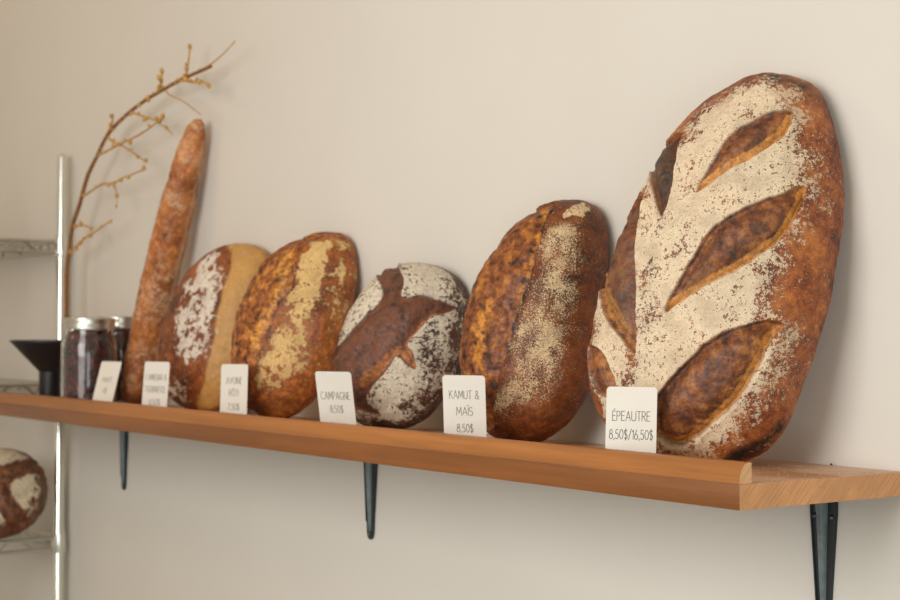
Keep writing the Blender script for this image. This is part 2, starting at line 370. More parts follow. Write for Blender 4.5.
# loaf poses, outlines and scoring in each loaf's own (u, v) face coordinates, metres
LOAF_DATA = {
 'L6': dict(center=(-0.2145, 0.1812, 0.261), psi=24, lean=9, front=0.092, back=0.035,
  outline=[0.152, 0.1609, 0.1761, 0.1978, 0.2306, 0.2627, 0.2609, 0.2368, 0.2053, 0.1752, 0.1508, 0.1373, 0.1341, 0.1365, 0.1435, 0.1541, 0.174, 0.2021, 0.229, 0.2423, 0.2373, 0.2346, 0.238, 0.2204, 0.1857, 0.1658, 0.1556, 0.1508],
  g1=[(0.0028,0.0867),(0.0188,0.1167),(0.0354,0.1541),(0.0595,0.1752),(0.0816,0.1864),(0.1033,0.1907),(0.1073,0.1766),(0.1,0.156),(0.0691,0.1292),(0.0407,0.1131),(0.0152,0.0924)],
  g2=[(-0.0267,-0.0622),(-0.0091,-0.0236),(0.0137,0.0188),(0.0332,0.043),(0.0673,0.0652),(0.1027,0.0815),(0.1226,0.0934),(0.1299,0.0857),(0.1198,0.0524),(0.1054,0.0269),(0.0847,0.0076),(0.0574,-0.0114),(0.0345,-0.0238),(0.0046,-0.0419)],
  g3=[(-0.046,-0.1953),(-0.0408,-0.1686),(-0.033,-0.1546),(0.0033,-0.1202),(0.0272,-0.0976),(0.0572,-0.0813),(0.0894,-0.0698),(0.1093,-0.0734),(0.0993,-0.0896),(0.0889,-0.116),(0.0776,-0.138),(0.059,-0.1667),(0.0325,-0.1896),(0.0002,-0.212),(-0.0253,-0.2184),(-0.0421,-0.2122)],
  g4=[(-0.0368,0.1744),(-0.0716,0.1654),(-0.0797,0.151),(-0.0874,0.1341),(-0.0686,0.1065),(-0.0502,0.0706),(-0.039,0.0564),(-0.031,0.0933),(-0.0336,0.1555)],
  g5=[(-0.0793,0.0998),(-0.1184,0.0632),(-0.1362,0.0222),(-0.1429,0.0019),(-0.1471,-0.0167),(-0.1119,-0.0685),(-0.0871,-0.0924),(-0.065,-0.1123),(-0.0673,-0.0465),(-0.074,0.0237),(-0.0772,0.0685)],
  g6=[(-0.1466,-0.0994),(-0.1164,-0.108),(-0.1011,-0.1307),(-0.096,-0.1525),(-0.1104,-0.164),(-0.1338,-0.1506)],
  flour=[(-0.0945,0.0542),(-0.0956,0.1141),(-0.0597,0.1555),(-0.0232,0.1878),(0.0109,0.2135),(0.0491,0.2318),(0.0952,0.2173),(0.1074,0.1989),(0.1174,0.1591),(0.1342,0.123),(0.134,0.0977),(0.1274,0.0595),(0.1128,0.0181),(0.0983,-0.0211),(0.0945,-0.0565),(0.1121,-0.0753),(0.1091,-0.1065),(0.0873,-0.1462),(0.0714,-0.1737),(0.0458,-0.2035),(-0.0052,-0.2306),(-0.0447,-0.2286),(-0.0815,-0.2257),(-0.1076,-0.2014),(-0.1257,-0.1656),(-0.1366,-0.1284),(-0.1417,-0.0901),(-0.1459,-0.0103),(-0.1311,0.0181)],
  spine=[(-0.0437,0.2023),(-0.0346,0.0779),(-0.051,-0.0348),(-0.0651,-0.1195),(-0.0826,-0.2017)],
  mid=[(-0.0137,0.1424),(-0.012,0.0761),(-0.0342,0.0268),(-0.0319,-0.0354),(-0.0327,-0.0837),(-0.0468,-0.1431),(-0.0655,-0.19),(-0.0942,-0.1667),(-0.0766,-0.1253),(-0.0594,-0.1076),(-0.0615,-0.0468),(-0.067,0.0295),(-0.0439,0.0595),(-0.0287,0.097)],
  heel=[(0.1581,0.0518),(0.1517,-0.0021),(0.1426,-0.0566),(0.129,-0.1056),(0.1143,-0.1488),(0.0979,-0.1921),(0.0785,-0.2162),(0.0535,-0.2248),(0.0737,-0.1903),(0.0963,-0.154),(0.1165,-0.0995),(0.131,-0.0399),(0.1434,0.0094)],
  foot=[(0.0394,-0.2269),(0.0619,-0.2145),(0.0836,-0.2033),(0.1044,-0.1823),(0.0949,-0.1994),(0.0597,-0.2292),(0.026,-0.2358)],
  g5gold=[(-0.1471,-0.0167),(-0.1122,-0.0659),(-0.0872,-0.09),(-0.0678,-0.1075),(-0.0711,-0.0832),(-0.0876,-0.0578),(-0.1082,-0.0305),(-0.1269,-0.0074)],
  g3gold=[(0.0704,-0.0875),(0.1044,-0.074),(0.0962,-0.0934),(0.0808,-0.1296),(0.0592,-0.1633),(0.0284,-0.192),(-0.0034,-0.211),(-0.0282,-0.2151),(-0.0297,-0.2006),(0.0146,-0.1822),(0.0477,-0.1468),(0.0706,-0.1109)],
  sidegold=[(0.1393,0.0317),(0.1529,0.0362),(0.149,0.0003),(0.1391,-0.001)],
  topdark=[(0.0346,0.2424),(0.05,0.254),(0.0829,0.2516),(0.1117,0.2385),(0.1298,0.2159),(0.1259,0.2045),(0.0985,0.2175),(0.066,0.2303)],
 ),
 'L5': dict(center=(-0.5962, 0.2025, 0.1988), psi=20, lean=12, front=0.085, back=0.03,
  outline=[0.108, 0.1104, 0.1192, 0.1366, 0.166, 0.192, 0.1895, 0.1752, 0.1587, 0.1384, 0.1261, 0.1145, 0.1079, 0.1056, 0.1062, 0.1113, 0.1203, 0.1323, 0.1468, 0.1638, 0.1733, 0.1742, 0.169, 0.1585, 0.146, 0.133, 0.1197, 0.1112],
  g1=[(-0.0268,-0.158),(-0.0192,-0.1417),(-0.011,-0.1207),(0.0,-0.0828),(0.0134,-0.0466),(0.0262,0.0221),(0.0363,0.0573),(0.0382,0.0998),(0.0339,0.1289),(0.0364,0.167),(-0.0138,0.169),(-0.0438,0.1463),(-0.0691,0.1128),(-0.0867,0.0798),(-0.1006,0.0339),(-0.1077,-0.0132),(-0.1076,-0.0603),(-0.0901,-0.1176),(-0.0707,-0.1479)],
  flour=[(0.0415,0.1587),(0.07,0.1699),(0.0918,0.1385),(0.095,0.0849),(0.0914,0.0112),(0.0834,-0.0614),(0.0645,-0.1104),(0.0257,-0.127),(-0.0121,-0.1351),(0.0017,-0.0841),(0.0166,-0.0465),(0.0279,0.0207),(0.0378,0.0574),(0.0398,0.0998),(0.0378,0.1271)],
  spot=[(0.0574,0.1548),(0.0716,0.1759),(0.0845,0.1553),(0.0672,0.1481)],
  crown=[(0.0451,0.1371),(0.0112,0.1793),(0.0549,0.1839),(0.0916,0.1628),(0.1054,0.1146),(0.0962,0.1155),(0.0779,0.1327)],
  strip=[(-0.0089,0.1714),(0.0361,0.1649),(0.0338,0.1374),(0.0398,0.0998),(0.0371,0.0618),(0.0283,0.0294),(0.0143,0.0292),(0.0209,0.0647),(0.023,0.108),(0.0143,0.1422)],
  seam=[(0.0378,0.1648),(0.0375,0.1322),(0.0413,0.0998),(0.0392,0.0574),(0.0307,0.0222),(0.0166,-0.0465),(0.0033,-0.0827),(-0.0059,-0.1206),(-0.0127,-0.1207),(-0.0033,-0.0829),(0.0102,-0.0467),(0.0232,0.022),(0.0331,0.0587),(0.0351,0.0998),(0.0306,0.129),(0.0288,0.1655)],
  gold=[(-0.0575,-0.031),(-0.0517,0.0082),(-0.0234,0.0285),(-0.0185,-0.0255),(-0.0276,-0.0816),(-0.0497,-0.074)],
  topdark=[(0.0484,0.1845),(0.0822,0.1739),(0.1,0.1424),(0.1024,0.1228),(0.0885,0.1371)],
 ),
 'L4': dict(center=(-0.9342, 0.1997, 0.1623), psi=25, lean=16, front=0.085, back=0.03,
  outline=[0.1181, 0.1214, 0.1278, 0.1375, 0.1431, 0.145, 0.1439, 0.1412, 0.1362, 0.1277, 0.1185, 0.1118, 0.1089, 0.1078, 0.1093, 0.1122, 0.1181, 0.126, 0.1349, 0.1398, 0.14, 0.1391, 0.1368, 0.1329, 0.1265, 0.1223, 0.1187, 0.118],
  g1=[(-0.0512,0.1189),(-0.0213,0.1364),(0.0248,0.0948),(0.0328,0.0629),(0.065,0.0673),(0.0828,0.0633),(0.1082,0.057),(0.0934,0.0382),(0.0841,0.0342),(0.0747,0.0157),(0.0567,-0.0157),(0.0649,-0.0272),(0.0697,-0.0508),(0.0571,-0.0481),(0.0422,-0.0359),(0.0262,-0.0585),(-0.0123,-0.1007),(0.0072,-0.1204),(-0.0206,-0.1197),(-0.0518,-0.1079),(-0.1037,-0.0629),(-0.1093,-0.0265),(-0.0724,-0.0109),(-0.0287,0.0267),(-0.0028,0.0553),(-0.0146,0.0857)],
  flour=[(-0.023,0.1358),(0.0375,0.1392),(0.0884,0.1103),(0.1094,0.0769),(0.117,0.0102),(0.1082,-0.0403),(0.089,-0.0863),(0.0579,-0.1196),(0.0111,-0.1352),(-0.0385,-0.1254),(-0.0633,-0.0944),(-0.0707,-0.0547),(-0.0845,-0.02),(-0.1032,0.0314),(-0.0817,0.0802),(-0.0541,0.1163)],
  top=[(0.001,0.1271),(0.0474,0.1317),(0.0796,0.1143),(0.0996,0.0766),(0.0832,0.067),(0.0345,0.0684)],
  tongue=[(0.0526,-0.0209),(0.0632,-0.0228),(0.0682,-0.0375),(0.071,-0.0506),(0.06,-0.0493),(0.0477,-0.0369)],
  solid=[(-0.0709,0.0109),(-0.0647,0.0554),(-0.0421,0.0876),(-0.0211,0.1007),(-0.0034,0.0571),(-0.0321,0.0235),(-0.0635,-0.0107)],
  foldgold=[(0.0413,-0.0171),(0.0514,-0.0241),(0.0339,-0.0442),(0.0109,-0.0697),(-0.02,-0.0879),(-0.0228,-0.0702),(0.0135,-0.0422)],
  flour2=[(-0.0845,-0.02),(-0.0748,0.0448),(-0.0746,0.0916),(-0.0499,0.12),(0.0096,0.1419),(0.078,0.1168),(0.1013,0.0696),(0.0844,0.0127),(0.066,-0.0815),(0.032,-0.1232),(-0.0247,-0.1259),(-0.044,-0.1016),(-0.0708,-0.07)],
 ),
 'L3': dict(center=(-1.2696, 0.2003, 0.1931), psi=22, lean=12, front=0.075, back=0.03,
  outline=[0.1112, 0.1175, 0.13, 0.1488, 0.171, 0.1864, 0.1795, 0.1633, 0.1546, 0.1481, 0.1424, 0.1321, 0.1264, 0.1238, 0.1259, 0.1303, 0.1376, 0.1492, 0.1628, 0.1705, 0.1708, 0.1669, 0.155, 0.1427, 0.1313, 0.12, 0.1131, 0.1094],
  g1=[(-0.0781,-0.1509),(-0.0455,-0.1315),(-0.0293,-0.0897),(-0.018,-0.0639),(-0.0002,-0.0197),(0.0141,0.0252),(0.0337,0.0528),(0.028,0.0961),(0.0317,0.1409),(0.0405,0.1642),(-0.0196,0.1566),(-0.0439,0.1344),(-0.0981,0.0946),(-0.1174,0.0422),(-0.1266,-0.007),(-0.1237,-0.0617),(-0.1086,-0.1149),(-0.09,-0.141)],
  flour=[(-0.029,-0.115),(-0.0133,-0.0656),(0.0047,-0.0233),(0.0187,0.0235),(0.0377,0.0529),(0.0339,0.098),(0.0421,0.1384),(0.0735,0.1574),(0.0895,0.1035),(0.0856,0.0565),(0.0736,-0.0156),(0.0624,-0.0768),(0.0202,-0.1215),(-0.0197,-0.1362)],
  seam=[(0.0265,0.106),(0.0297,0.0527),(0.0177,0.0289),(0.0163,0.0126),(0.0267,0.0254),(0.0397,0.0529),(0.0374,0.0941)],
  strip=[(-0.0154,0.1231),(0.0132,0.1313),(0.0243,0.0943),(0.0255,0.0527),(0.0063,0.0198),(-0.0101,-0.0287),(-0.0295,-0.0691),(-0.0453,-0.0371),(-0.0233,0.0074),(-0.0038,0.0531)],
  foot=[(-0.055,-0.0895),(-0.034,-0.0863),(-0.0389,-0.1151),(-0.0256,-0.1395),(0.0353,-0.1281),(0.0324,-0.1502),(-0.031,-0.1676),(-0.0842,-0.1462)],
  spk=[(0.0735,0.1574),(0.0973,0.1501),(0.1111,0.1193),(0.1175,0.0666),(0.1105,0.0134),(0.1029,-0.0091),(0.0939,0.0579),(0.0909,0.1096)],
  topdark=[(0.0325,0.1741),(0.0837,0.166),(0.0957,0.1533),(0.0776,0.1581)],
 ),
 'L2': dict(center=(-1.5962, 0.2046, 0.1925), psi=15, lean=12, front=0.075, back=0.03,
  outline=[0.138, 0.1452, 0.1568, 0.1754, 0.1886, 0.1829, 0.174, 0.1648, 0.1536, 0.1427, 0.1327, 0.1263, 0.1205, 0.1198, 0.1216, 0.1257, 0.1357, 0.1448, 0.1584, 0.1661, 0.1671, 0.1679, 0.1691, 0.1687, 0.1614, 0.1478, 0.1395, 0.1355],
  pale=[(0.0203,0.1686),(0.0835,0.1636),(0.1269,0.1353),(0.141,0.0751),(0.1388,0.0056),(0.1258,-0.06),(0.104,-0.1209),(0.0671,-0.1553),(0.0098,-0.168),(0.0571,-0.1124),(0.0711,-0.037),(0.0758,0.0211),(0.0776,0.0807),(0.0719,0.1277)],
  flour=[(-0.0142,0.1358),(0.0324,0.1325),(0.0673,0.0906),(0.0679,0.0402),(0.0675,-0.0085),(0.0583,-0.0569),(0.0179,-0.0812),(-0.0128,-0.0493),(-0.0282,0.0159),(-0.0264,0.0714),(-0.0221,0.1128)],
  dark=[(-0.1228,-0.0546),(-0.1198,0.0127),(-0.0675,0.0648),(-0.0366,0.1099),(-0.0156,0.1214),(-0.0264,0.0714),(-0.033,0.01),(-0.0369,-0.0588),(-0.0335,-0.1151),(0.0376,-0.14),(0.0149,-0.1678),(-0.0579,-0.1566),(-0.1059,-0.1105)],
  flour2=[(-0.0404,-0.1151),(0.0073,-0.111),(0.0063,-0.1498),(-0.0478,-0.156),(-0.0944,-0.1297)],
 ),
}
# branch centre lines, metres
TWIG = {
 'stem': [(-2.3327, 0.205, 0.0335), (-2.3426, 0.2081, 0.1409), (-2.3482, 0.2103, 0.2208), (-2.3562, 0.2132, 0.321), (-2.3462, 0.2149, 0.3808), (-2.3297, 0.2164, 0.4343), (-2.2967, 0.2177, 0.4781), (-2.2609, 0.2194, 0.5351), (-2.2385, 0.2201, 0.5589), (-2.2013, 0.2211, 0.5887), (-2.1505, 0.2224, 0.6294), (-2.0629, 0.2236, 0.6618), (-1.9641, 0.2247, 0.6852), (-1.895, 0.225, 0.6955), (-1.7881, 0.225, 0.7092), (-1.6565, 0.225, 0.7194)],
 'tip': [(-1.6825, 0.225, 0.7194), (-1.6341, 0.2222, 0.7268), (-1.5827, 0.2194, 0.7393), (-1.5407, 0.2166, 0.7526)],
 'a': [(-2.1484, 0.2223, 0.6242), (-2.117, 0.2205, 0.6098), (-2.0651, 0.2188, 0.5968), (-1.9877, 0.2167, 0.5698), (-1.9329, 0.2148, 0.5492)],
 'b': [(-2.2013, 0.2211, 0.588), (-2.1646, 0.2177, 0.5891), (-2.0563, 0.2148, 0.6015), (-1.9494, 0.2119, 0.612), (-1.8477, 0.2093, 0.6322)],
 'b2': [(-1.8985, 0.2233, 0.6323), (-1.8457, 0.2188, 0.6138), (-1.8032, 0.2142, 0.5945)],
 'c': [(-2.0309, 0.2239, 0.6681), (-1.9878, 0.2231, 0.6568), (-1.9157, 0.2221, 0.6398), (-1.8798, 0.2213, 0.6302)],
 'd1': [(-1.7671, 0.225, 0.7119), (-1.7589, 0.2241, 0.7294), (-1.7465, 0.2233, 0.7668)],
 'd2': [(-1.8936, 0.225, 0.6959), (-1.8738, 0.2177, 0.7056), (-1.8472, 0.2104, 0.7333)],
 'd3': [(-2.1387, 0.2227, 0.6369), (-2.1143, 0.2165, 0.6497), (-2.0961, 0.2106, 0.6696)],
 'e': [(-1.8648, 0.225, 0.6967), (-1.8286, 0.2191, 0.6813), (-1.7507, 0.2127, 0.6572), (-1.6612, 0.2059, 0.6203)],
 'f': [(-2.2903, 0.2183, 0.4976), (-2.2435, 0.2162, 0.5036), (-2.1613, 0.2144, 0.5175), (-2.0965, 0.2122, 0.5158), (-2.0292, 0.2103, 0.524), (-1.9193, 0.2085, 0.5327)],
 'f2': [(-2.1122, 0.2192, 0.5173), (-2.0706, 0.2104, 0.4894), (-2.0551, 0.2014, 0.4571)],
 'g': [(-2.3453, 0.2146, 0.3714), (-2.2951, 0.2123, 0.3834), (-2.244, 0.2101, 0.3997), (-2.1771, 0.2079, 0.4125), (-2.0859, 0.2059, 0.4331)],
 'h': [(-2.3235, 0.2163, 0.4316), (-2.2698, 0.2134, 0.4299), (-2.197, 0.2104, 0.4204)],
 'i': [(-1.7899, 0.225, 0.7086), (-1.7308, 0.2205, 0.6966), (-1.6732, 0.216, 0.689), (-1.6341, 0.2115, 0.6757)],
}

# ------------------------------------------------------------------ the setting
BT = 0.028            # board thickness: its underside is z = 0
DEPTH = 0.2776        # board depth: the wall plane is y = DEPTH
FLOOR = -1.30
m_wall = wall_paint()
bm = bmesh.new(); box(bm, (-7, DEPTH, FLOOR), (4.5, DEPTH+.12, 2.0)); tag(mesh_obj('wall_back', bm, m_wall, smooth=False), None, kind='structure')
m_floor = plain('concrete_floor', (.42, .43, .42), .6, 0, .1, 8)
bm = bmesh.new(); box(bm, (-7, -5, FLOOR-.1), (4.5, DEPTH+.12, FLOOR)); tag(mesh_obj('floor', bm, m_floor, smooth=False), None, kind='structure')

# ------------------------------------------------------------------ shelf board with its front lip
TINT = (.25, .087, .021)
m_wood, m_end, m_top = wood('oiled_wood', TINT), wood('end_grain', (.72, .355, .15), True), dusty_top((.42, .20, .078))
m_lip = wood('lip_wood', (.40, .150, .036)); m_lipend = wood('lip_end_grain', (.80, .46, .23), True)
LEFT = -2.452
shelf = thing('wall_shelf', (LEFT/2, DEPTH/2, 0), 'long orange-brown wooden wall shelf carrying the row of loaves', 'shelf')
sl = Matrix.Translation((-LEFT/2, -DEPTH/2, 0))
def on_shelf(name, bm, mats, smooth=True):
    bm.transform(sl); return mesh_obj(name, bm, mats, shelf, smooth)
bm = bmesh.new(); box(bm, (LEFT, 0, 0), (0, DEPTH, BT)); bevel(bm, .0009, 2)
bm.normal_update()
for f in bm.faces:
    if f.normal.x > .7: f.material_index = 1
    elif f.normal.z > .7: f.material_index = 2
on_shelf('board', bm, [m_wood, m_end, m_top])
LIP_D, LIP_H = .0184, .0231
bm = bmesh.new(); prof = [(0, BT+.0002)]+[(LIP_D*.80*(1-math.cos(a)), BT+.004+(LIP_H-.004)*math.sin(a)) for a in [i*math.pi/2/9 for i in range(10)]]+[(LIP_D-.001, BT+LIP_H), (LIP_D, BT+LIP_H-.001), (LIP_D, BT+.0002)]
a = [bm.verts.new((LEFT, y, z)) for y, z in prof]; b = [bm.verts.new((0, y, z)) for y, z in prof]
for i in range(len(prof)):
    j = (i+1) % len(prof); bm.faces.new((a[i], a[j], b[j], b[i]))
bm.faces.new(a); fe = bm.faces.new(b); fe.material_index = 1
on_shelf('front_lip', bm, [m_lip, m_lipend])

# ------------------------------------------------------------------ black steel shelf brackets
m_iron = plain('black_enamel', (.016, .023, .027), .30, 0, .15, 40, .05); m_screw = plain('dark_screw', (.10, .11, .115), .3, .9); m_rib = plain('highlight_enamel', (.15, .19, .195), .36, 0, .2, 60, .05)  # m_rib: lighter enamel, the rib's highlight put into its colour
BW = .0205
def taper_plate(bm, pts, y0, y1):
    """plate from (half width, z) stations between two depths"""
    F = [[], []]
    for k, y in enumerate((y0, y1)):
        F[k] = [bm.verts.new((-w, y, z)) for w, z in pts]+[bm.verts.new((w, y, z)) for w, z in reversed(pts)]
    n = len(F[0])
    for i in range(n): bm.faces.new((F[0][i], F[0][(i+1) % n], F[1][(i+1) % n], F[1][i]))
    bm.faces.new(F[0]); bm.faces.new(F[1])
def make_bracket(x, label):
    t = thing('shelf_bracket', (x, DEPTH, -.178), label, 'bracket', 'black shelf brackets')
    T = Matrix.Translation((0, 0, .178))
    bm = bmesh.new(); taper_plate(bm, [(BW, -.003), (BW*.97, -.03), (BW*.70, -.10), (BW*.52, -.145), (BW*.50, -.158), (BW*.46, -.166), (BW*.34, -.172), (BW*.12, -.1755)], -.0042, -.0002); bm.transform(T)
    mesh_obj('wall_arm', bm, m_iron, t)
    for sx in (-1, 1):                                                 # turned-up edges of the pressed arm
        bm = bmesh.new(); st = [(BW*.97, -.004), (BW*.94, -.03), (BW*.67, -.10), (BW*.50, -.145)]
        rings = [[bm.verts.new((sx*(w-dx), -yy, z)) for dx, yy in ((.0016, .004), (.0016, .0062), (-.0004, .0062), (-.0004, .004))] for w, z in st]
        for A, B in zip(rings, rings[1:]):
            for k in range(4): bm.faces.new((A[k], A[(k+1) % 4], B[(k+1) % 4], B[k]))
        bm.faces.new(rings[0]); bm.faces.new(rings[-1]); bm.transform(T); mesh_obj('edge_flange', bm, m_iron, t)
    bm = bmesh.new()                                                   # pressed rib, flaring at the corner and running out towards the tip
    st = [(-.0038, .040, .0062), (-.006, .029, .0062), (-.010, .021, .006), (-.018, .0155, .0058), (-.03, .0135, .0056), (-.06, .012, .0050), (-.11, .0095, .0040), (-.150, .0068, .0032), (-.163, .0048, .0026)]
    rings = []
    for z, dpt, w in st:
        rings.append([bm.verts.new((xx, -yy, z)) for xx, yy in ((-w*1.25, .004), (-w, dpt-.0022), (-w*.62, dpt), (w*.62, dpt), (w, dpt-.0022), (w*1.25, .004))])
    for A, B in zip(rings, rings[1:]):
        for k in range(6): bm.faces.new((A[k], A[(k+1) % 6], B[(k+1) % 6], B[k]))
    bm.faces.new(rings[0]); bm.faces.new(rings[-1]); bm.transform(T)
    mesh_obj('corner_rib', bm, m_rib, t)
    bm = bmesh.new()
    F = [[bm.verts.new((-w, y, z)) for w, y in ((BW, -.0044), (BW*.95, -.05), (BW*.7, -.16), (BW*.6, -.205), (BW*.3, -.215))]+[bm.verts.new((w, y, z)) for w, y in ((BW*.3, -.215), (BW*.6, -.205), (BW*.7, -.16), (BW*.95, -.05), (BW, -.0044))] for z in (-.0034, -.0004)]
    n = len(F[0])
    for i in range(n): bm.faces.new((F[0][i], F[0][(i+1) % n], F[1][(i+1) % n], F[1][i]))
    bm.faces.new(F[0]); bm.faces.new(F[1])
    bm.transform(T); mesh_obj('shelf_arm', bm, m_iron, t)
    for sx, z, o_ in ((-.0132, -.036, 0), (.0132, -.036, 0), (0, -.1655, .0010)):
        bm = bmesh.new(); lathe(bm, [(0, .0034), (.0020, .0032), (.0036, .0018), (.0041, 0), (0, 0)], 20)
        bm.transform(T @ Matrix.Translation((sx, -.0041-o_, z)) @ Matrix.Rotation(math.radians(90), 4, 'X')); mesh_obj('screw', bm, m_screw, t)
make_bracket(-.120, 'black metal bracket under the open right end of the shelf')
make_bracket(-1.139, 'black metal bracket under the shelf below the card reading CAMPAGNE')
make_bracket(-2.164, 'black metal bracket under the shelf nearest the steel rack')

# ------------------------------------------------------------------ the loaves
def tail(poly, i): return list(poly[i:])+[poly[0]]
L = LOAF_DATA['L6']
make_loaf('bread_loaf', L, bread('spelt_crust', (.065, .014, .006), (.235, .058, .016), (.50, .17, .038), (.030, .008, .004), (.17, .044, .012), (.62, .26, .05), flour=(.97, .80, .56), thr=.012, under=.62, fs=1.35),
    n=200, seed=1, lump=.0030, edge_gold=.013, base_flour=.13, patch=.50, crack=.005,
    cuts=[(L['g1'], .0028, .004, .002, .0015, tail(L['g1'], 6)), (L['g2'], .004, .006, .0022, .0016, tail(L['g2'], 7)), (L['g3'], .005, .009, .0025, .0018, tail(L['g3'], 8)[:-1]),
          (L['g4'], .004, .002, .0022, .0012, None), (L['g5'], .005, .002, .0025, .0012, None), (L['g6'], .004, .002, .002, .0012, None)],
    flours=[(L['flour'], 1.12, .034)], bare=[(L['spine'] + [(x-.014, y) for x, y in reversed(L['spine'])], .40, .016)],
    char_shades=[(L['topdark'], .62, .012), (L['g2'][:4]+L['g2'][-2:], .42, .014), (L['g3'][1:5]+[(-.01, -.17)], .42, .02), (L['g4'], .62, .010), (L['g5'], .47, .012), (L['foot'], 1.1, .016), (L['mid'], .60, .022), (L['heel'], .36, .03)],  # heel, foot: darker bake plus the lower right side's shade painted into the crust
    golds=[(L['g5gold'], .60, .006), (L['g3gold'], .55, .02), (L['sidegold'], .0, .02)],
    label='largest loaf, tall flour-dusted oval with leaf-shaped scoring, behind the ÉPEAUTRE card', group='loaves standing on the shelf')
L = LOAF_DATA['L5']
make_loaf('bread_loaf', L, bread('maize_crust', (.032, .009, .004), (.135, .034, .008), (.27, .075, .016), (.035, .010, .005), (.22, .062, .014), (.66, .27, .035), flour=(.95, .72, .42), fs=1.15, fine=.85, thr=-.005, under=.3),
    n=160, seed=2, lump=.003, base_flour=.10, patch=.8,
    cuts=[(L['g1'], .003, .002, .004, .003, None)], flours=[(L['flour'], .66, .020), (L['spot'], 2.4, .004)], bare=[(L['crown'], .9, .012)],
    golds=[(L['gold'], .62, .018), (L['strip'], .55, .010), (L['g1'], .30, .01)], char_shades=[(L['topdark'], .62, .012), (L['seam'], .7, .004)],
    label='dark oval loaf split down its left side, behind the KAMUT & MAÏS card', group='loaves standing on the shelf')
L = LOAF_DATA['L4']
make_loaf('bread_loaf', L, bread('country_crust', (.022, .009, .006), (.055, .020, .011), (.11, .04, .018), (.050, .014, .008), (.125, .034, .013), (.42, .14, .030), flour=(.97, .85, .67), thr=.0, gmix=.12),
    n=140, seed=3, lump=.0022, base_flour=.06, patch=.5, edge_gold=.007,
    cuts=[(L['g1'], .003, .004, .002, .0012, L['g1'][7:11])], flours=[(L['flour'], .80, .014), (L['flour2'], 1.15, .012), (L['solid'], 2.4, .008), (L['top'], 1.8, .010)],
    golds=[(L['foldgold'], .75, .007), (L['tongue'], .7, .004)],
    label='round floury loaf with a broad dark cross-shaped cut, behind the CAMPAGNE card', group='loaves standing on the shelf')
L = LOAF_DATA['L3']
make_loaf('bread_loaf', L, bread('oat_crust', (.10, .024, .007), (.27, .075, .016), (.44, .15, .03), (.065, .016, .006), (.29, .085, .016), (.66, .29, .05), flour=(.92, .64, .27), fs=.5, fine=.45, thr=-.005),
    n=130, seed=4, lump=.003, base_flour=.12, patch=.85,
    cuts=[(L['g1'], .003, .003, .003, .003, None)], flours=[(L['flour'], .86, .010), (L['spk'], .62, .010)],
    golds=[(L['strip'], .62, .010), (L['g1'], .30, .01)], char_shades=[(L['topdark'], .6, .008), (L['seam'], .62, .006), (L['foot'], .5, .012)],
    label='orange-brown oval loaf with a crumbly cream oat topping, leaning beside the pale-sided loaf', group='loaves standing on the shelf')
L = LOAF_DATA['L2']
make_loaf('bread_loaf', L, bread('seeded_crust', (.050, .013, .005), (.20, .050, .011), (.36, .11, .022), (.05, .015, .007), (.2, .06, .015), (.45, .17, .03), flour=(.97, .86, .73), fs=.55, fine=.35, pale=(.62, .33, .095), thr=-.01),
    n=120, seed=5, lump=.002, base_flour=.12, patch=.85, cuts=[], flours=[(L['flour'], .86, .018), (L['flour2'], .7, .012)], pales=[(L['pale'], 1.0, .004)],
    golds=[(L['pale'], .0, .01)], char_shades=[(L['dark'], .42, .016)],
    label='loaf with white-speckled dark crust and a smooth pale tan side, next to the baguette', group='loaves standing on the shelf')
L = dict(center=(-2.53, .12, -.20), psi=55, lean=30, front=.085, back=.03, outline=[.115]*28, rest=-.3112)
cr = [(-.02, .12), (.012, .12), (.02, .03), (.12, .012), (.12, -.03), (.03, -.035), (.02, -.12), (-.025, -.12), (-.03, -.03), (-.12, -.02), (-.12, .02), (-.03, .03)]
cr = [(x*.8-y*.6, x*.6+y*.8) for x, y in cr]
make_loaf('bread_loaf', L, bread('rack_crust', (.035, .013, .007), (.09, .030, .012), (.17, .06, .022), (.05, .014, .006), (.14, .04, .013), (.45, .16, .035), flour=(.90, .76, .54), fs=.6, thr=.08),
    n=80, seed=6, cuts=[(cr, .004, .004, .002, .004, None)], flours=[([(.098*math.cos(a), .098*math.sin(a)) for a in [i*.6283 for i in range(10)]], 1.4, .014)],
    label='round scored loaf lying on the lower wire shelf of the steel rack')

